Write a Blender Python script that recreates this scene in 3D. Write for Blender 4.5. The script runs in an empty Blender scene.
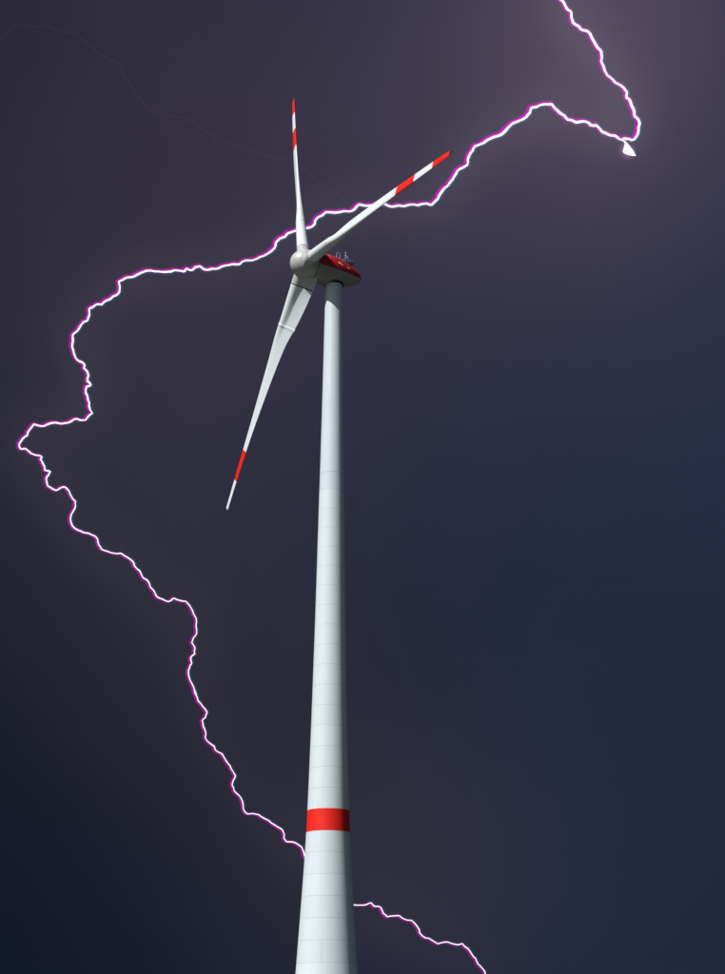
import bpy, math, random
from mathutils import Vector, Matrix, noise as mnoise

random.seed(11)
S = bpy.context.scene
COL = S.collection
R = math.radians

# ------------------------------------------------------------------ camera
PITCH, FPX, PW, PH, ROLL = R(20.0), 1500.0, 725.0, 974.0, R(0.17)
CAM = Vector((0, 0, 1.7))
FWD = Vector((0, math.cos(PITCH), math.sin(PITCH)))
UP0 = Vector((0, -math.sin(PITCH), math.cos(PITCH)))
RT0 = Vector((1, 0, 0))
RT = RT0 * math.cos(ROLL) + UP0 * math.sin(ROLL)
UP = UP0 * math.cos(ROLL) - RT0 * math.sin(ROLL)
cam = bpy.data.cameras.new('camera')
cam.sensor_fit = 'VERTICAL'
cam.sensor_height = 24.0
cam.lens = 24.0 * FPX / PH
cam.clip_start, cam.clip_end = 0.1, 30000
camo = bpy.data.objects.new('camera', cam)
COL.objects.link(camo)
camo.matrix_world = Matrix((( RT.x, UP.x, -FWD.x, CAM.x), (RT.y, UP.y, -FWD.y, CAM.y),
                            (RT.z, UP.z, -FWD.z, CAM.z), (0, 0, 0, 1)))
S.camera = camo


def ray(x, y):
    """direction through a point of the photograph, length 1 along the optical axis"""
    return FWD + RT * ((x - PW / 2) / FPX) - UP * ((y - PH / 2) / FPX)


# ------------------------------------------------------------------ sun, sky, exposure
SUN_AZ, SUN_EL = R(45), R(45)          # azimuth measured from -Y (behind the camera) towards -X (left)
sun_dir = Vector((-math.sin(SUN_AZ) * math.cos(SUN_EL), -math.cos(SUN_AZ) * math.cos(SUN_EL), math.sin(SUN_EL)))
sl = bpy.data.lights.new('sun', 'SUN')
sl.energy, sl.angle, sl.color = 4.45, R(0.53), (1.0, 0.98, 0.955)
so = bpy.data.objects.new('sun', sl)
COL.objects.link(so)
so.rotation_euler = sun_dir.to_track_quat('Z', 'Y').to_euler()

S.view_settings.view_transform = 'Standard'
S.view_settings.look = 'None'
S.view_settings.gamma = 1
S.view_settings.use_curve_mapping = False
S.view_settings.exposure = 0.0

W = bpy.data.worlds.new('World')
S.world = W
W.use_nodes = True
nt = W.node_tree
nt.nodes.clear()


def N(tree, kind, **kw):
    n = tree.nodes.new(kind)
    for k, v in kw.items():
        setattr(n, k, v)
    return n


def mth(tree, op, a, b=None, c=None, clamp=False):
    n = N(tree, 'ShaderNodeMath', operation=op, use_clamp=clamp)
    for i, v in enumerate((a, b, c)):
        if v is None:
            continue
        if isinstance(v, (int, float)):
            n.inputs[i].default_value = v
        else:
            tree.links.new(v, n.inputs[i])
    return n.outputs[0]


def vm(tree, op, a, b=None):
    n = N(tree, 'ShaderNodeVectorMath', operation=op)
    for i, v in enumerate((a, b)):
        if v is None:
            continue
        if isinstance(v, (tuple, list, Vector)):
            n.inputs[i].default_value = tuple(v)
        else:
            tree.links.new(v, n.inputs[i])
    return n


def mixc(tree, fac, a, b, blend='MIX'):
    n = N(tree, 'ShaderNodeMix', data_type='RGBA', blend_type=blend)
    for sock, v in ((n.inputs[0], fac), (n.inputs[6], a), (n.inputs[7], b)):
        if isinstance(v, (int, float)):
            sock.default_value = v
        elif isinstance(v, (tuple, list)):
            sock.default_value = (*v, 1) if len(v) == 3 else v
        else:
            tree.links.new(v, sock)
    return n.outputs[2]


tc = N(nt, 'ShaderNodeTexCoord')
dirv = vm(nt, 'NORMALIZE', tc.outputs['Generated']).outputs[0]
sky = N(nt, 'ShaderNodeTexSky', sky_type='NISHITA')
sky.sun_disc = False
sky.sun_elevation = SUN_EL
sky.sun_rotation = math.atan2(sun_dir.x, sun_dir.y)
sky_lit = mixc(nt, 1.0, sky.outputs[0], (0.05, 0.05, 0.05), 'MULTIPLY')
sep = N(nt, 'ShaderNodeSeparateXYZ')
nt.links.new(dirv, sep.inputs[0])
# storm cloud: slate navy low down, greyer higher up, with the bolt's glow painted in where the discharge runs
hgt = N(nt, 'ShaderNodeMapRange', interpolation_type='SMOOTHSTEP')
nt.links.new(sep.outputs[2], hgt.inputs[0])
hgt.inputs[1].default_value, hgt.inputs[2].default_value = 0.0, 0.75
side = N(nt, 'ShaderNodeMapRange', interpolation_type='SMOOTHSTEP')
nt.links.new(sep.outputs[0], side.inputs[0])
side.inputs[1].default_value, side.inputs[2].default_value = -0.30, 0.25
low = mixc(nt, side.outputs[0], (0.0050, 0.0082, 0.0206), (0.0157, 0.0230, 0.0500))
high = mixc(nt, side.outputs[0], (0.0211, 0.0215, 0.0407), (0.0233, 0.0290, 0.0641))
storm = mixc(nt, hgt.outputs[0], low, high)
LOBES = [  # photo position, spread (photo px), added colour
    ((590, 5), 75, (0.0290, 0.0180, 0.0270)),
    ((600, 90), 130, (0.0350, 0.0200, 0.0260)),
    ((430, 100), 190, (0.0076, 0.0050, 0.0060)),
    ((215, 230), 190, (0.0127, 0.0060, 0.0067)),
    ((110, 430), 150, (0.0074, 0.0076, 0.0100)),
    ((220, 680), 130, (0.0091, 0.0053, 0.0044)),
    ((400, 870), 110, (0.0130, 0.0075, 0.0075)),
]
# bolt glow painted into the sky colour: stations along the channel, weaker towards the ground
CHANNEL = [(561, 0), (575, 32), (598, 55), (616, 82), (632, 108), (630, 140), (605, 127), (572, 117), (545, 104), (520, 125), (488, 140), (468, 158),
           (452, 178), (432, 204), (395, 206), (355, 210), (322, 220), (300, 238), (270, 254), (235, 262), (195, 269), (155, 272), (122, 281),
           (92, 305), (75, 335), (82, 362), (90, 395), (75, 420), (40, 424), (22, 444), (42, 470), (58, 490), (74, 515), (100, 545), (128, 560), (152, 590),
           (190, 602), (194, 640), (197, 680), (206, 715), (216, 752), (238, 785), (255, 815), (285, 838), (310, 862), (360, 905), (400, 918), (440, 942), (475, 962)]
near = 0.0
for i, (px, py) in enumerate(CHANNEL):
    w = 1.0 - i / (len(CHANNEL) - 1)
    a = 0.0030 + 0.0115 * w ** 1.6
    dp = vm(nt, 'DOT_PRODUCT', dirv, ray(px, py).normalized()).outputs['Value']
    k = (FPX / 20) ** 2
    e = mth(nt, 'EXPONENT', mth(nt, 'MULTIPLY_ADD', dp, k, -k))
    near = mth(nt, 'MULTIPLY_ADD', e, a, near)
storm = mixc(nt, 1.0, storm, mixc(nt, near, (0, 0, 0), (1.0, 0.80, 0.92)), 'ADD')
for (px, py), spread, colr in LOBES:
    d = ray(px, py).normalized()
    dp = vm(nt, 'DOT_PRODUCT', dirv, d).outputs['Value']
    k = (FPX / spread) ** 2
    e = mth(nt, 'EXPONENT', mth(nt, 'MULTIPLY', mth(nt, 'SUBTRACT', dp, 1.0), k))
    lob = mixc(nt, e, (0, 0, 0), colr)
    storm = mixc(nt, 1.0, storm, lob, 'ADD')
cl = N(nt, 'ShaderNodeTexNoise')
cl.inputs['Scale'].default_value = 5.5
cl.inputs['Detail'].default_value = 5
cl.inputs['Roughness'].default_value = 0.55
cl.inputs['Distortion'].default_value = 0.6
nt.links.new(dirv, cl.inputs['Vector'])
clr = N(nt, 'ShaderNodeMapRange')
nt.links.new(cl.outputs[0], clr.inputs[0])
clr.inputs[1].default_value, clr.inputs[2].default_value = 0.25, 0.75
clr.inputs[3].default_value, clr.inputs[4].default_value = 0.94, 1.06
comb = N(nt, 'ShaderNodeCombineColor')
for i in range(3):
    nt.links.new(clr.outputs[0], comb.inputs[i])
storm = mixc(nt, 1.0, storm, comb.outputs[0], 'MULTIPLY')
# the storm stands in front; behind the camera, on the sun's side, open sky shaped to add blue fill
sh = Vector((-0.25, -1, 0)).normalized()
opn = N(nt, 'ShaderNodeMapRange', interpolation_type='SMOOTHSTEP')
nt.links.new(vm(nt, 'DOT_PRODUCT', dirv, sh).outputs['Value'], opn.inputs[0])
opn.inputs[1].default_value, opn.inputs[2].default_value = 0.15, 0.95
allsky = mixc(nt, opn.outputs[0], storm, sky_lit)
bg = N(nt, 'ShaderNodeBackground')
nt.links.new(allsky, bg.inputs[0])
bg.inputs[1].default_value = 1.0
wo = N(nt, 'ShaderNodeOutputWorld')
nt.links.new(bg.outputs[0], wo.inputs[0])


# ------------------------------------------------------------------ materials
def paint(name, col, rough=0.4, vary=0.05, streak=0.06, bump=0.0, coat=0.0, per_object=0.0):
    m = bpy.data.materials.new(name)
    m.use_nodes = True
    t = m.node_tree
    b = t.nodes['Principled BSDF']
    co = N(t, 'ShaderNodeTexCoord')
    n1 = N(t, 'ShaderNodeTexNoise')
    n1.inputs['Scale'].default_value = 0.35
    n1.inputs['Detail'].default_value = 6
    t.links.new(co.outputs['Object'], n1.inputs['Vector'])
    mp = N(t, 'ShaderNodeMapping')
    mp.inputs['Scale'].default_value = (2.2, 2.2, 0.05)
    t.links.new(co.outputs['Object'], mp.inputs[0])
    n2 = N(t, 'ShaderNodeTexNoise')
    n2.inputs['Scale'].default_value = 1.0
    n2.inputs['Detail'].default_value = 4
    t.links.new(mp.outputs[0], n2.inputs['Vector'])
    v = mth(t, 'ADD', mth(t, 'MULTIPLY', mth(t, 'SUBTRACT', n1.outputs[0], 0.5), vary * 2),
            mth(t, 'MULTIPLY', mth(t, 'SUBTRACT', n2.outputs[0], 0.5), streak * 2))
    if per_object:
        oi = N(t, 'ShaderNodeObjectInfo')
        v = mth(t, 'ADD', v, mth(t, 'MULTIPLY', mth(t, 'SUBTRACT', oi.outputs['Random'], 0.5), per_object * 2))
    v = mth(t, 'ADD', v, 1.0)
    cc = N(t, 'ShaderNodeCombineColor')
    for i in range(3):
        t.links.new(v, cc.inputs[i])
    t.links.new(mixc(t, 1.0, col, cc.outputs[0], 'MULTIPLY'), b.inputs['Base Color'])
    rr = mth(t, 'ADD', mth(t, 'MULTIPLY', mth(t, 'SUBTRACT', n1.outputs[0], 0.5), 0.2), rough)
    t.links.new(rr, b.inputs['Roughness'])
    b.inputs['Coat Weight'].default_value = coat
    if bump:
        n3 = N(t, 'ShaderNodeTexNoise')
        n3.inputs['Scale'].default_value = 6
        n3.inputs['Detail'].default_value = 5
        t.links.new(co.outputs['Object'], n3.inputs['Vector'])
        bp = N(t, 'ShaderNodeBump')
        bp.inputs['Strength'].default_value = bump
        bp.inputs['Distance'].default_value = 0.02
        t.links.new(n3.outputs[0], bp.inputs['Height'])
        t.links.new(bp.outputs[0], b.inputs['Normal'])
    return m


M_STEEL = paint('white_tower_paint', (0.655, 0.742, 0.785), 0.26, 0.03, 0.05)
M_CONC = paint('white_painted_concrete', (0.670, 0.755, 0.795), 0.60, 0.04, 0.06, 0.25, per_object=0.02)
M_BLADE = paint('blade_gelcoat', (0.785, 0.845, 0.880), 0.42, 0.03, 0.02)
M_SHELL = paint('spinner_grey_paint', (0.54, 0.535, 0.54), 0.42, 0.04, 0.04)
M_NAC = paint('nacelle_grey_paint', (0.40, 0.395, 0.38), 0.45, 0.06, 0.05)
M_RED = paint('traffic_red_paint', (0.84, 0.020, 0.010), 0.55, 0.05, 0.04)
M_BAND = paint('nacelle_red_paint', (0.50, 0.009, 0.014), 0.45, 0.06, 0.03)
M_RED.node_tree.nodes['Principled BSDF'].inputs['Specular IOR Level'].default_value = 0.25
M_DARK = paint('dark_rubber_seal', (0.025, 0.027, 0.03), 0.6)
M_METAL = paint('galvanised_metal', (0.30, 0.34, 0.46), 0.4)
M_BLUE = paint('blue_grey_housing', (0.10, 0.13, 0.22), 0.4)
M_YELLOW = paint('pale_yellow_plate', (0.80, 0.62, 0.30), 0.4)
M_PAD = paint('foundation_concrete', (0.34, 0.33, 0.31), 0.85, 0.15, 0.02, 0.6)


def grass_material():
    m = paint('meadow_grass', (0.030, 0.034, 0.020), 0.9, 0.3, 0.0, 0.8)
    return m


def emit_surface(name, col, strength):
    m = bpy.data.materials.new(name)
    m.use_nodes = True
    t = m.node_tree
    t.nodes.clear()
    e = N(t, 'ShaderNodeEmission')
    e.inputs[0].default_value = (*col, 1)
    e.inputs[1].default_value = strength
    o = N(t, 'ShaderNodeOutputMaterial')
    t.links.new(e.outputs[0], o.inputs['Surface'])
    m.cycles.emission_sampling = 'NONE'
    return m


def emit_volume(name, col, strength, absorb=None):
    m = bpy.data.materials.new(name)
    m.use_nodes = True
    t = m.node_tree
    t.nodes.clear()
    e = N(t, 'ShaderNodeEmission')
    e.inputs[0].default_value = (*col, 1)
    e.inputs[1].default_value = strength
    o = N(t, 'ShaderNodeOutputMaterial')
    if absorb:
        a = N(t, 'ShaderNodeVolumeAbsorption')
        a.inputs[0].default_value = (*absorb[0], 1)
        a.inputs[1].default_value = absorb[1]
        ad = N(t, 'ShaderNodeAddShader')
        t.links.new(e.outputs[0], ad.inputs[0])
        t.links.new(a.outputs[0], ad.inputs[1])
        t.links.new(ad.outputs[0], o.inputs['Volume'])
    else:
        t.links.new(e.outputs[0], o.inputs['Volume'])
    m.cycles.emission_sampling = 'NONE'
    m.cycles.homogeneous_volume = True
    return m


# ------------------------------------------------------------------ mesh helpers
def link(name, verts, faces, mat, parent=None, smooth=True, sharp=None):
    me = bpy.data.meshes.new(name)
    me.from_pydata([tuple(v) for v in verts], [], faces)
    me.validate()
    me.materials.append(mat)
    if smooth:
        me.shade_smooth()
        if sharp:
            me.set_sharp_from_angle(angle=R(sharp))
    me.update()
    o = bpy.data.objects.new(name, me)
    COL.objects.link(o)
    if parent:
        o.parent = parent
    return o


def lathe(profile, n=96, a0=0.0, a1=2 * math.pi, caps=False):
    """profile = [(radius, height)...] turned about z; full or part turn"""
    full = abs(a1 - a0 - 2 * math.pi) < 1e-6
    cols = n if full else n + 1
    V, F = [], []
    for r, z in profile:
        for i in range(cols):
            a = a0 + (a1 - a0) * i / n
            V.append((r * math.cos(a), r * math.sin(a), z))
    for j in range(len(profile) - 1):
        for i in range(n):
            i2 = (i + 1) % cols
            F.append((j * cols + i, j * cols + i2, (j + 1) * cols + i2, (j + 1) * cols + i))
    if caps:
        F.append(tuple(range(cols))[::-1])
        F.append(tuple((len(profile) - 1) * cols + i for i in range(cols)))
    return V, F


def tube(pts, rad, sides=8, cap=True):
    V, F = [], []
    n = len(pts)
    prev = None
    for i, p in enumerate(pts):
        t = (pts[min(i + 1, n - 1)] - pts[max(i - 1, 0)])
        t = t.normalized() if t.length > 1e-9 else Vector((0, 0, 1))
        if prev is None:
            prev = t.orthogonal().normalized()
        x = (prev - t * prev.dot(t))
        x = x.normalized() if x.length > 1e-6 else t.orthogonal().normalized()
        prev = x
        y = t.cross(x)
        r = rad[i] if isinstance(rad, (list, tuple)) else rad
        for k in range(sides):
            a = 2 * math.pi * k / sides
            V.append(p + x * (r * math.cos(a)) + y * (r * math.sin(a)))
    for i in range(n - 1):
        for k in range(sides):
            k2 = (k + 1) % sides
            F.append((i * sides + k, i * sides + k2, (i + 1) * sides + k2, (i + 1) * sides + k))
    if cap:
        F.append(tuple(range(sides))[::-1])
        F.append(tuple((n - 1) * sides + k for k in range(sides)))
    return V, F


def box(cx, cy, cz, sx, sy, sz):
    V = [(cx + sx * i, cy + sy * j, cz + sz * k) for i in (-.5, .5) for j in (-.5, .5) for k in (-.5, .5)]
    F = [(0, 1, 3, 2), (4, 6, 7, 5), (0, 4, 5, 1), (2, 3, 7, 6), (0, 2, 6, 4), (1, 5, 7, 3)]
    return V, F


def merge(parts):
    V, F = [], []
    for v, f in parts:
        o = len(V)
        V += list(v)
        F += [tuple(i + o for i in q) for q in f]
    return V, F


def interp(tab, x):
    if x <= tab[0][0]:
        return tab[0][1]
    for (x0, y0), (x1, y1) in zip(tab, tab[1:]):
        if x <= x1:
            return y0 + (y1 - y0) * (x - x0) / (x1 - x0)
    return tab[-1][1]


def smooth_interp(tab, x):
    """Catmull-Rom through the table"""
    xs = [p[0] for p in tab]
    if x <= xs[0]:
        return tab[0][1]
    if x >= xs[-1]:
        return tab[-1][1]
    i = max(k for k in range(len(xs) - 1) if xs[k] <= x)
    def slope(k):
        a, b = max(k - 1, 0), min(k + 1, len(xs) - 1)
        return (tab[b][1] - tab[a][1]) / (xs[b] - xs[a])
    h = xs[i + 1] - xs[i]
    t = (x - xs[i]) / h
    p0, p1 = tab[i][1], tab[i + 1][1]
    m0, m1 = slope(i) * h, slope(i + 1) * h
    return ((2 * t**3 - 3 * t**2 + 1) * p0 + (t**3 - 2 * t**2 + t) * m0 + (-2 * t**3 + 3 * t**2) * p1 + (t**3 - t**2) * m1)


# ------------------------------------------------------------------ ground
V, F = [(0, 0, 0)], []
rings = [6, 20, 60, 150, 400, 1000, 2500, 6000, 12000]
ns = 64
for r in rings:
    for i in range(ns):
        a = 2 * math.pi * i / ns
        V.append((r * math.cos(a), r * math.sin(a), 0))
for i in range(ns):
    F.append((0, 1 + i, 1 + (i + 1) % ns))
for j in range(len(rings) - 1):
    for i in range(ns):
        i2 = (i + 1) % ns
        F.append((1 + j * ns + i, 1 + (j + 1) * ns + i, 1 + (j + 1) * ns + i2, 1 + j * ns + i2))
g = link('ground', V, F, grass_material(), smooth=False)
g['kind'] = 'structure'

# ------------------------------------------------------------------ the wind turbine
TX, TY = -5.98, 274.23
turbine = bpy.data.objects.new('wind_turbine', None)
turbine.location = (TX, TY, 0)
turbine.empty_display_size = 5
COL.objects.link(turbine)
turbine['label'] = 'tall white three-bladed wind turbine with red stripes on blades, nacelle and tower'
turbine['category'] = 'wind turbine'


def tower_h(y):
    """height on the tower axis seen at row y of the photograph"""
    d = ray(328 + (974 - y) * 0.0085, y)
    return CAM.z + d.z / d.y * TY


def tower_scale(y):
    d = ray(330, y)
    return FPX * d.y / TY / (d.dot(FWD))     # photo px per metre


DIAM = [(285, 17.0), (340, 18.8), (400, 20.9), (490, 24.7), (600, 29.5), (665, 32.8), (740, 37.1), (811, 42.0),
        (833, 43.9), (868, 47.9), (902, 52.4), (940, 57.6), (974, 62.4), (1030, 71.5)]
PROF = sorted((tower_h(y), w / tower_scale(y) / 2) for y, w in DIAM)


def tower_r(h):
    return smooth_interp(PROF, h)


RING_Y = [475.5, 492.3, 511.8, 530.9, 550.0, 569.0, 588.4, 608.0, 627.6, 647.4, 667.4, 687.3, 707.5, 728.1, 748.8, 769.5, 790.1,
          811.0, 832.9, 854.0, 875.8, 897.6, 919.4, 941.3, 963.8]
ring_h = [tower_h(y) for y in RING_Y]
while ring_h[-1] > 3.9:
    ring_h.append(ring_h[-1] - 3.85)
ring_h.append(0.35)
H_TOP = tower_h(286.0)

prof = []
nst = 14
for i in range(nst + 1):
    h = ring_h[0] + 0.04 + (H_TOP - ring_h[0] - 0.04) * i / nst
    prof.append((tower_r(h), h))
prof = [(prof[0][0] - 0.1, prof[0][1] - 0.03)] + prof
tower = link('tower', *lathe(prof, 128), M_STEEL, turbine, sharp=40)


def segment(z1, z0, mat, splits=None, label=None):
    """one precast ring (or its two half shells) with chamfered joints"""
    hz = z1 - z0
    g = 0.012
    n = 4
    core = [(tower_r(z0) - 0.09, g * 0.4)] + [(tower_r(z0 + g + (hz - 2 * g) * i / n), g + (hz - 2 * g) * i / n) for i in range(n + 1)] \
        + [(tower_r(z1) - 0.09, hz - g * 0.4)]
    made = []
    if splits is None:
        V, F = lathe(core, 128)
        made.append(link('tower_segment', V, F, mat, tower, sharp=30))
    else:
        for s in range(2):
            a0 = splits + s * math.pi
            rr = tower_r((z0 + z1) / 2)
            ga = 0.016 / rr
            V, F = [], []
            angs = [a0, a0 + ga] + [a0 + ga + (math.pi - 2 * ga) * i / 64 for i in range(1, 64)] + [a0 + math.pi - ga, a0 + math.pi]
            nc = len(angs)
            for r, z in core:
                for i, a in enumerate(angs):
                    q = r - (0.07 if i in (0, nc - 1) else 0)
                    V.append((q * math.cos(a), q * math.sin(a), z))
            for j in range(len(core) - 1):
                for i in range(nc - 1):
                    F.append((j * nc + i, j * nc + i + 1, (j + 1) * nc + i + 1, (j + 1) * nc + i))
            made.append(link('tower_segment', V, F, mat, tower, sharp=30))
    for o in made:
        o.location = (0, 0, z0)
        if label:
            o['label'] = label
    return made


for k in range(len(ring_h) - 1):
    ymid = RING_Y[k] if k < len(RING_Y) else 2000
    red = abs(ymid - 811) < 1
    sp = None
    if 914 < ymid < 925:
        sp = R(-90 + 26)
    elif 936 < ymid < 945:
        sp = R(-90 - 9)
    elif ymid > 950:
        sp = R(4 if k % 2 else 176)
    if k == 0:
        continue
    segment(ring_h[k], ring_h[k + 1], M_RED if red else M_CONC, sp, 'red painted tower ring' if red else None)
# steel adapter ring between the steel tube and the concrete rings
o = segment(ring_h[0], ring_h[1], M_STEEL)[0]
o.name = 'adapter_ring'

link('foundation', *lathe([(9.6, -0.4), (9.6, 0.10), (9.3, 0.16), (6.9, 0.35), (0.02, 0.36)], 96), M_PAD, turbine, sharp=30)

# rotor frame -----------------------------------------------------------------
YAW, TILT, AZ, ROT_R = R(64.27), R(5.08), R(-22.38), 60.79
ax = Vector((-math.sin(YAW) * math.cos(TILT), -math.cos(YAW) * math.cos(TILT), math.sin(TILT)))   # upwind
sv = Vector((0, 0, 1)).cross(ax).normalized()
uv = ax.cross(sv)
HUB = Vector((-11.966, 271.229, 148.786))
HUBL = HUB - Vector((TX, TY, 0))


def frame(x, y, z, loc):
    return Matrix(((x.x, y.x, z.x, loc.x), (x.y, y.y, z.y, loc.y), (x.z, y.z, z.z, loc.z), (0, 0, 0, 1)))


NAC = frame(-ax, -sv, uv, HUBL)            # local: x towards the tail, -y towards the camera side, z up
# lathes turn about z, so the spinner and generator use a frame whose z runs to the tail
SPN = frame(sv, uv, -ax, HUBL) if sv.cross(uv).dot(-ax) > 0 else frame(uv, sv, -ax, HUBL)

spn = [(0.001, -2.95), (0.5, -2.9), (0.95, -2.78), (1.40, -2.55), (1.85, -2.2), (2.25, -1.75), (2.55, -1.3), (2.74, -0.9)]
spn += [(2.70, -0.86), (2.71, -0.80), (2.78, -0.77), (2.94, 0.1), (3.02, 0.9), (3.03, 1.25), (2.99, 1.28), (3.00, 1.36), (3.05, 1.39), (3.07, 2.0), (2.9, 2.03)]
spinner = link('spinner', *lathe(spn, 96), M_SHELL, turbine, sharp=35)
spinner.matrix_local = SPN
# nacelle: an egg that tapers to a blunt tail lifted a little above the axis
NR = [(2.12, 3.12), (3.2, 3.17), (4.3, 3.18), (5.2, 3.18), (6.5, 3.08), (8.0, 2.80), (9.5, 2.34), (11.0, 1.75), (11.9, 1.25), (12.4, 0.80), (12.6, 0.42), (12.66, 0.02)]


def nac_pt(t, a, off=0.0):
    r = smooth_interp(NR, t) + off - (0.06 if 4.27 < t < 4.34 else 0)      # panel seam
    lift = 0.0 if t < 5 else 0.25 * ((t - 5) / 8.0) ** 1.4
    return Vector((t, -r * math.cos(a), r * math.sin(a) + lift))


TS = [2.12, 2.4, 2.8, 3.3, 3.8, 4.24, 4.28, 4.33, 4.37, 4.6, 5, 5.5, 6, 6.5, 7, 7.5, 8, 8.5, 9, 9.5, 10, 10.5, 11, 11.5, 11.9, 12.2, 12.4, 12.53, 12.6, 12.65]


def nac_patch(ts, a0, a1, n, off):
    V, F = [], []
    full = abs(a1 - a0 - 2 * math.pi) < 1e-6
    c = n if full else n + 1
    for t in ts:
        for i in range(c):
            V.append(nac_pt(t, a0 + (a1 - a0) * i / n, off))
    for j in range(len(ts) - 1):
        for i in range(n):
            i2 = (i + 1) % c
            F.append((j * c + i, j * c + i2, (j + 1) * c + i2, (j + 1) * c + i))
    return V, F


V, F = nac_patch(TS, 0, 2 * math.pi, 96, 0)
F.append(tuple(range(96))[::-1])
F.append(tuple((len(TS) - 1) * 96 + i for i in range(96)))
nacelle = link('nacelle', V, F, M_NAC, turbine, sharp=40)
nacelle.matrix_local = NAC


def band(a0, a1, t0, t1, name, mat, off=0.03):
    ts = [t0] + [t for t in TS if t0 + 0.05 < t < t1 - 0.05] + [t1]
    n = 20
    V, F = [], []
    V1, F1 = nac_patch(ts, a0, a1, n, off)
    V0, _ = nac_patch(ts, a0, a1, n, -0.03)
    V = V1 + V0
    m = len(V1)
    F = list(F1)
    c = n + 1
    for j in range(len(ts) - 1):
        F.append((j * c, (j + 1) * c, m + (j + 1) * c, m + j * c))
        F.append((j * c + n, m + j * c + n, m + (j + 1) * c + n, (j + 1) * c + n))
    for i in range(n):
        F.append((i, m + i, m + i + 1, i + 1))
        e = (len(ts) - 1) * c
        F.append((e + i, e + i + 1, m + e + i + 1, m + e + i))
    return link(name, V, F, mat, nacelle, sharp=40)


band(R(-15), R(46), 2.2, 12.6, 'red_band', M_BAND)
band(R(134), R(195), 2.2, 12.6, 'red_band', M_BAND)


def plate(t, a, lt, la, name, mat):
    V, F = nac_patch([t - lt / 2, t, t + lt / 2], a - la / 2, a + la / 2, 4, 0.06)
    V0, _ = nac_patch([t - lt / 2, t, t + lt / 2], a - la / 2, a + la / 2, 4, 0.02)
    m = len(V)
    F += [(0, m, m + 4, 4), (10, 14, m + 14, m + 10), (0, 10, m + 10, m), (4, m + 4, m + 14, 14)]
    return link(name, V + V0, F, mat, nacelle, smooth=False)


plate(6.55, R(14), 0.75, R(7), 'marking_plate', M_YELLOW)
plate(7.15, R(10), 0.30, R(6), 'marking_plate', M_YELLOW)
plate(8.75, R(9), 0.70, R(8), 'marking_plate', M_YELLOW)
plate(10.6, R(-6), 0.5, R(12), 'vent_cover', M_DARK)

# things on the nacelle roof
mast = merge([tube([Vector((7.0, 0.3, 2.95)), Vector((7.0, 0.3, 5.0))], 0.06),
              tube([Vector((7.7, 0.3, 2.8)), Vector((7.7, 0.3, 4.8))], 0.06),
              tube([Vector((7.0 + 0.35 - 0.35 * math.cos(a), 0.3, 4.9 + 0.35 * math.sin(a))) for a in [math.pi * i / 10 for i in range(11)]], 0.06)])
link('lightning_hoop', *mast, M_METAL, nacelle)
st = merge([tube([Vector((9.0, -0.3, 2.6)), Vector((8.7, -0.3, 5.1))], [0.14, 0.07]),
            tube([Vector((9.5, -0.3, 2.4)), Vector((9.2, -0.3, 4.6))], [0.14, 0.07]),
            tube([Vector((8.5, -0.3, 4.6)), Vector((9.4, -0.3, 4.35))], 0.07),
            tube([Vector((8.72, -0.3, 5.05)), Vector((8.72, -0.3, 5.4))], 0.16)])
link('wind_sensor_mast', *st, M_METAL, nacelle)
link('beacon_housing', *merge([box(9.2, -0.3, 3.45, 1.5, 0.9, 0.75), box(10.3, -0.3, 3.3, 0.5, 0.5, 0.9), box(8.2, 0.1, 3.45, 0.45, 0.45, 0.8)]), M_BLUE, nacelle, smooth=False)

# yaw collar between tower and nacelle
V, F = lathe([(tower_r(H_TOP) - 0.05, H_TOP - 0.02), (tower_r(H_TOP) + 0.20, H_TOP), (tower_r(H_TOP) + 0.22, H_TOP + 0.30), (1.7, H_TOP + 0.32), (1.7, H_TOP + 0.6)], 96)
link('yaw_ring', V, F, M_DARK, turbine, sharp=35)
V, F = lathe([(1.9, H_TOP + 0.40), (2.25, H_TOP + 0.42), (2.55, H_TOP + 0.75), (2.75, H_TOP + 1.6)], 96)
link('nacelle_neck', V, F, M_NAC, turbine, sharp=35)

# ------------------------------------------------------------------ blades
CH = [(2, 5.1), (4.6, 5.1), (9, 4.85), (13.5, 4.35), (17, 4.0), (20, 3.65), (25, 3.1), (30, 2.65), (36, 2.2), (42, 1.8), (50, 1.45), (56, 1.2), (59.4, 1.0), (60.4, 0.8), (60.8, 0.5)]
TW = [(2, 46), (4.6, 45), (9, 37), (13.5, 29), (16.5, 21), (20, 17), (25, 14), (30, 11), (36, 7), (42, 4), (50, 1.5), (57, 0), (61, -0.5)]
TH = [(10, 0.50), (16, 0.40), (22, 0.31), (35, 0.21), (50, 0.17), (61, 0.15)]
NX = 22


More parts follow.
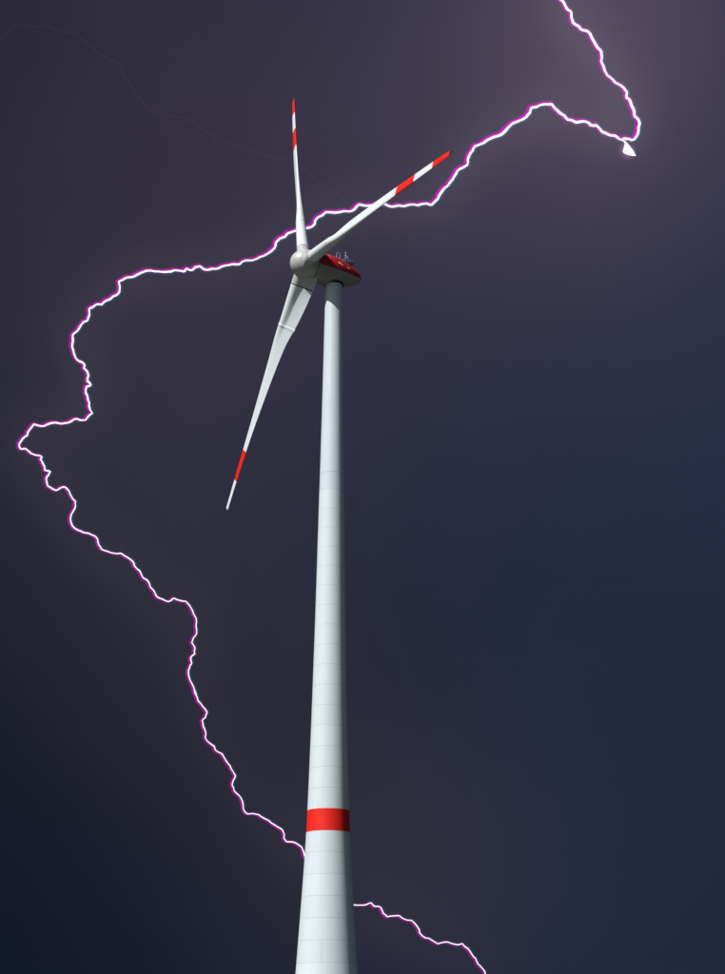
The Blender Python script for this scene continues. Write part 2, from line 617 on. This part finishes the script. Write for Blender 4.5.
def section(r, grow=1.0):
    c = smooth_interp(CH, r)
    be = R(smooth_interp(TW, r))
    th = interp(TH, r)
    rc = interp([(2, 1.27), (4.7, 1.25), (13.5, 1.0), (20, 0.9), (61, 0.1)], r)
    bl = min(max((r - 11.0) / 7.0, 0), 1)
    bl = bl * bl * (3 - 2 * bl)
    up, dn = [], []
    for i in range(NX + 1):
        xi = 0.5 - 0.5 * math.cos(math.pi * i / NX)      # 0 leading edge .. 1 trailing edge
        x = xi * c
        # root: a round spar with a tapering tail panel behind it
        circ = math.sqrt(max(rc * rc - (x - rc) ** 2, 0)) if x < 2 * rc else 0
        tl = 0.07 + 0.60 * rc * max(0.0, (c - x)) / (c - rc) if x > rc else 0
        k = 0.12
        hroot = max(circ, tl) if x < rc else 0.5 * (circ + tl + math.sqrt((circ - tl) ** 2 + k * k * min(1, (x - rc) / 0.8)))
        if i == 0:
            hroot = 0
        h = 5 * th * c * (0.2969 * math.sqrt(xi) - 0.126 * xi - 0.3516 * xi**2 + 0.2843 * xi**3 - 0.1015 * xi**4) + 0.012 * xi
        cam_ = 0.035 * c * 4 * xi * (1 - xi)
        pr = rc - x
        pa = 0.32 * c - x
        X = (pr * (1 - bl) + pa * bl)
        up.append((X, hroot * (1 - bl) + (cam_ + h) * bl))
        dn.append((X, -hroot * (1 - bl) + (cam_ - h) * bl))
    loop = up[::-1] + dn[1:]
    off = 1.49 * (r / ROT_R) ** 2       # wind bends the blade downwind
    pts = []
    cb, sb = math.cos(be), math.sin(be)
    for X, Y in loop:
        X *= grow
        Y *= grow
        # chord towards the leading edge = cos*T + sin*upwind; local y = T, local z = downwind
        pts.append(Vector((r, X * cb + Y * sb, -X * sb + Y * cb + off)))
    return pts


def loft(rs, grow=None):
    V, F = [], []
    for i, r in enumerate(rs):
        V += section(r, grow[i] if grow else 1.0)
    n = 2 * NX + 1
    for j in range(len(rs) - 1):
        for i in range(n):
            i2 = (i + 1) % n
            F.append((j * n + i, j * n + i2, (j + 1) * n + i2, (j + 1) * n + i))
    F.append(tuple(range(n))[::-1])
    F.append(tuple((len(rs) - 1) * n + i for i in range(n)))
    return V, F


def span(r0, r1, step):
    n = max(2, int(round((r1 - r0) / step)))
    return [r0 + (r1 - r0) * i / n for i in range(n + 1)]


B3, B2, B1 = 0.674 * ROT_R, 0.785 * ROT_R, 0.892 * ROT_R
meshes = {}


def blade_piece(name, key, rs, mat, parent, grow=None):
    if key not in meshes:
        o = link(name, *loft(rs, grow), mat, parent, sharp=45)
        meshes[key] = o.data
        return o
    o = bpy.data.objects.new(name, meshes[key])
    COL.objects.link(o)
    o.parent = parent
    return o


for kblade in range(3):
    t = AZ + kblade * 2 * math.pi / 3
    rad = uv * math.cos(t) + sv * math.sin(t)
    tan = -uv * math.sin(t) + sv * math.cos(t)
    bl = blade_piece('blade', 'inner', span(4.72, 12.9, 0.7) + span(13.0, B3, 0.9), M_BLADE, turbine)
    bl.matrix_local = frame(rad, tan, -ax, HUBL)
    blade_piece('blade_socket', 'socket', span(1.2, 4.5, 0.55) , M_SHELL, bl, [1.03] * 7)
    blade_piece('root_seal', 'seal', [4.42, 4.8], M_DARK, bl, [0.93, 0.93])
    blade_piece('joint_collar', 'collar', [13.1, 13.16, 13.75, 13.82], M_BLADE, bl, [1.0, 1.045, 1.045, 1.0])
    blade_piece('red_stripe', 'r1', span(B3, B2, 0.9), M_RED, bl)
    blade_piece('white_stripe', 'w1', span(B2, B1, 0.9), M_BLADE, bl)
    if kblade != 2:
        blade_piece('red_stripe', 'r2', span(B1, 59.0, 0.7) + [59.4, 59.8], M_RED, bl)
        blade_piece('tip_receptor', 'tip', [59.8, 60.1, 60.4, 60.6, 60.75], M_DARK, bl)

# ------------------------------------------------------------------ lightning
def zone(x0, y0, s, pts):
    return [(x0 + x / s, y0 + y / s) for x, y in pts]


Z1 = zone(540, 0, 5.733, [(120, 0), (133, 10), (150, 42), (178, 65), (185, 115), (200, 140), (240, 172), (272, 178), (292, 205), (310, 240), (332, 275),
     (352, 305), (350, 350), (372, 408), (408, 448), (450, 482), (500, 530), (495, 560), (515, 575), (530, 615), (540, 665), (572, 710),
     (565, 745), (545, 795), (523, 804), (490, 795), (475, 798)])
Z1B = zone(540, 0, 5.733, [(470, 803), (440, 785), (405, 778), (350, 750), (322, 718), (290, 718), (265, 698), (205, 702), (160, 688), (110, 645), (70, 597), (20, 597)])
Z2 = zone(370, 80, 3.816, [(650, 95), (615, 105), (598, 140), (545, 165), (520, 190), (480, 215), (440, 235), (400, 252), (380, 285), (372, 325), (335, 345),
     (320, 370), (300, 400), (275, 425), (235, 478), (200, 473), (170, 475), (130, 482), (95, 482), (60, 473)])
Z3 = zone(200, 180, 3.816, [(640, 98), (607, 93), (590, 112), (550, 118), (480, 122), (447, 145), (437, 170), (415, 182), (340, 202), (325, 217), (290, 237), (285, 260),
     (260, 280), (200, 307), (160, 312), (150, 322), (110, 325), (60, 340), (30, 343), (0, 328)])
Z4 = zone(60, 250, 4.53, [(600, 92), (575, 83), (560, 98), (535, 92), (505, 98), (450, 97), (375, 100), (340, 118), (300, 125), (265, 142), (270, 190), (240, 210),
     (205, 232), (190, 248), (160, 250), (132, 265), (125, 320), (95, 340), (85, 358), (57, 385), (55, 440), (72, 490), (100, 508), (113, 520), (108, 535),
     (130, 568), (125, 595), (140, 613), (120, 620), (118, 650)])
Z5 = zone(10, 380, 5.408, [(420, 95), (430, 125), (432, 155), (447, 180), (410, 217), (360, 208), (310, 232), (250, 230), (185, 250), (130, 237), (105, 270),
     (95, 300), (50, 345), (60, 375), (85, 370), (115, 398), (160, 408), (175, 415), (165, 425), (180, 455), (190, 490), (220, 495), (210, 515), (197, 530),
     (205, 575), (250, 598), (290, 577), (310, 590), (330, 625), (355, 655), (355, 680), (330, 730), (330, 770), (350, 802), (390, 820), (430, 830)])
Z6 = zone(90, 520, 5.408, [(25, 85), (42, 105), (48, 135), (65, 160), (130, 180), (170, 180), (200, 200), (238, 232), (250, 258), (270, 275), (290, 315), (322, 345), (328, 365),
     (352, 395), (362, 415), (425, 442), (452, 422), (485, 435), (518, 438), (548, 478), (575, 530), (578, 615), (550, 665), (568, 690), (568, 725), (545, 745),
     (552, 775), (540, 795), (538, 855), (560, 900), (575, 945)])
Z7 = zone(170, 680, 4.833, [(118, 45), (130, 80), (150, 115), (180, 155), (172, 182), (155, 195), (172, 250), (170, 280), (215, 320), (220, 340), (250, 355), (270, 390),
     (292, 415), (300, 435), (318, 462), (300, 510), (310, 535), (350, 585), (357, 630), (375, 648), (430, 650), (480, 680), (530, 715), (553, 745), (550, 765),
     (562, 782), (620, 795), (640, 815), (650, 850)])
Z8 = zone(340, 880, 4.53, [(62, 112), (120, 112), (142, 103), (160, 120), (185, 125), (195, 150), (215, 167), (265, 160), (280, 172), (325, 182), (350, 210), (360, 240),
     (385, 262), (415, 272), (445, 290), (485, 280), (520, 291), (555, 287), (580, 310), (600, 340), (615, 355), (625, 380), (645, 400), (658, 426)])
PRE = [(520, -62), (531, -50), (529, -40), (541, -31), (547, -18), (557, -10)]
GAP = [(309, 864), (318, 871), (321, 884), (333, 890), (341, 901)]
POST = [(488, 985), (499, 994), (501, 1006), (513, 1014), (518, 1027), (529, 1036), (533, 1046)]
PATH = PRE + Z1 + Z1B + Z2 + Z3 + Z4 + Z5 + Z6 + Z7 + GAP + Z8 + POST


def refine(path, amp, steps=2):
    rnd = random.Random(5)
    for _ in range(steps):
        o = []
        for (x0, y0), (x1, y1) in zip(path, path[1:]):
            o.append((x0, y0))
            L = math.hypot(x1 - x0, y1 - y0)
            if L > 2.2:
                k = rnd.uniform(-amp, amp) * min(L, 10) / 10
                o.append(((x0 + x1) / 2 - (y1 - y0) / L * k, (y0 + y1) / 2 + (x1 - x0) / L * k))
        o.append(path[-1])
        path = o
        amp *= 0.6
    # soften the corners a touch
    sm = [path[0]] + [(0.1 * a[0] + 0.8 * b[0] + 0.1 * c[0], 0.1 * a[1] + 0.8 * b[1] + 0.1 * c[1]) for a, b, c in zip(path, path[1:], path[2:])] + [path[-1]]
    return sm


DIST = 2000.0
MPP = DIST / FPX


def at_depth(path, seed=0.0, dist=DIST):
    pts = []
    s = 0.0
    for i, (x, y) in enumerate(path):
        if i:
            s += math.hypot(x - path[i - 1][0], y - path[i - 1][1])
        d = dist + 130 * mnoise.noise(Vector((s / 220.0, seed, 0.3)))
        pts.append(CAM + ray(x, y) * d)
    return pts


path = refine(PATH, 1.5)
pts = at_depth(path)
nP = len(path)


def along(i):
    return i / (nP - 1)


rn = random.Random(8)
core_r = []
for i, (x, y) in enumerate(path):
    b = interp([(0, 1.18), (0.16, 1.12), (0.35, 0.92), (0.5, 0.80), (0.62, 0.58), (0.8, 0.50), (1, 0.50)], along(i))
    core_r.append(MPP * b * (1 + 0.30 * mnoise.noise(Vector((i * 0.31, 3.1, 0))) + 0.20 * mnoise.noise(Vector((i * 0.045, 8.1, 0)))))
M_CORE = emit_surface('lightning_white_hot', (1.0, 0.90, 0.99), 1.25)
bolt = link('lightning_bolt', *tube(pts, core_r, 8), M_CORE)
bolt['label'] = 'bright white jagged lightning bolt with magenta fringe passing behind the turbine'
bolt['category'] = 'lightning'
# the knot where the channel doubles back
knot = refine(zone(540, 0, 5.733, [(472, 800), (490, 822), (484, 850), (478, 870), (497, 880), (520, 886), (543, 889), (530, 866), (512, 842), (495, 820), (474, 804)]), 0.3)
kp = at_depth(knot)
link('branch', *tube(kp, [MPP * (0.30 + 0.70 * math.sin(math.pi * (i + 0.5) / len(kp))) for i in range(len(kp))], 8), M_CORE, bolt)
kp2 = at_depth(refine(zone(540, 0, 5.733, [(488, 808), (494, 832), (498, 856), (508, 868), (526, 880), (548, 892)]), 0.25))
link('branch', *tube(kp2, [MPP * (0.40 + 1.9 * math.sin(math.pi * (i + 0.5) / len(kp2)) ** 1.5) for i in range(len(kp2))], 8), M_CORE, bolt)

n_arm = int(nP * 0.115)


def fringe(name, mat, rpx, ox, oy_of, wide=1.0):  # lens colour fringe and bolt glow, built as offset glowing tubes
    P = []
    for i, (x, y) in enumerate(path):
        q = 0.62 if i < n_arm else 1.0
        P.append((x + ox * q, y + oy_of(y) * q))
    fp = at_depth(P, 0.0, DIST + 12)
    rr = [MPP * rpx * (c / MPP / 0.85) ** 0.7 for c in core_r]
    return link(name, *tube(fp, rr, 8), mat, bolt)


oyf = lambda y: -0.75 * max(-0.45, min(1, (520 - y) / 260))
fringe('magenta_fringe', emit_volume('lightning_magenta_fringe', (1.0, 0.0, 0.80), 0.072, ((1, 0, 1), 0.25)), 1.85, -1.6, oyf)
fringe('outer_fringe', emit_volume('lightning_violet_fringe', (1.0, 0.12, 0.90), 0.0070), 3.3, -0.9, lambda y: 0.6 * oyf(y))
kg = at_depth([(x - 0.8, y - 0.2) for x, y in zone(540, 0, 5.733, [(488, 806), (491, 830), (494, 852), (508, 870), (528, 881), (545, 889)])], 0.0, DIST + 9)
M_KNOT = emit_volume('lightning_knot_glow', (1.0, 0.45, 0.92), 0.0018)  # soft flare around the knot, shaped as nested glowing tubes
for grow in (0.62, 0.82, 1.02, 1.22, 1.42):
    link('outer_fringe', *tube(kg, [MPP * w * grow for w in (2.2, 4.4, 6.2, 6.6, 5.6, 3.4)], 16), M_KNOT, bolt)
fringe('pale_fringe', emit_volume('lightning_pale_fringe', (0.02, 0.9, 0.75), 0.011, ((0, 1, 1), 0.15)), 1.8, 1.45, lambda y: -0.8 * oyf(y))

# the weak older streak, upper left
FA = zone(0, 0, 2.417, [(-60, 130), (-25, 105), (5, 92), (22, 78), (38, 57), (60, 60), (110, 62), (150, 76), (190, 84), (220, 112), (250, 138), (285, 150), (300, 185),
     (328, 225), (352, 258), (390, 278), (440, 284), (480, 305), (520, 338), (570, 354), (620, 368), (690, 385), (735, 410), (790, 452), (850, 500)])
fpath = refine(FA, 1.2)
fpts = at_depth(fpath, 7.0, 2600)
fm = 2600 / FPX
streak = link('lightning_streak', *tube(fpts, [fm * 1.5] * len(fpts), 6), emit_volume('faint_lightning_gas', (0.9, 0.75, 1.0), 0.0010))
streak['label'] = 'faint thin lightning streak arching across the dark upper left sky'
streak['category'] = 'lightning'
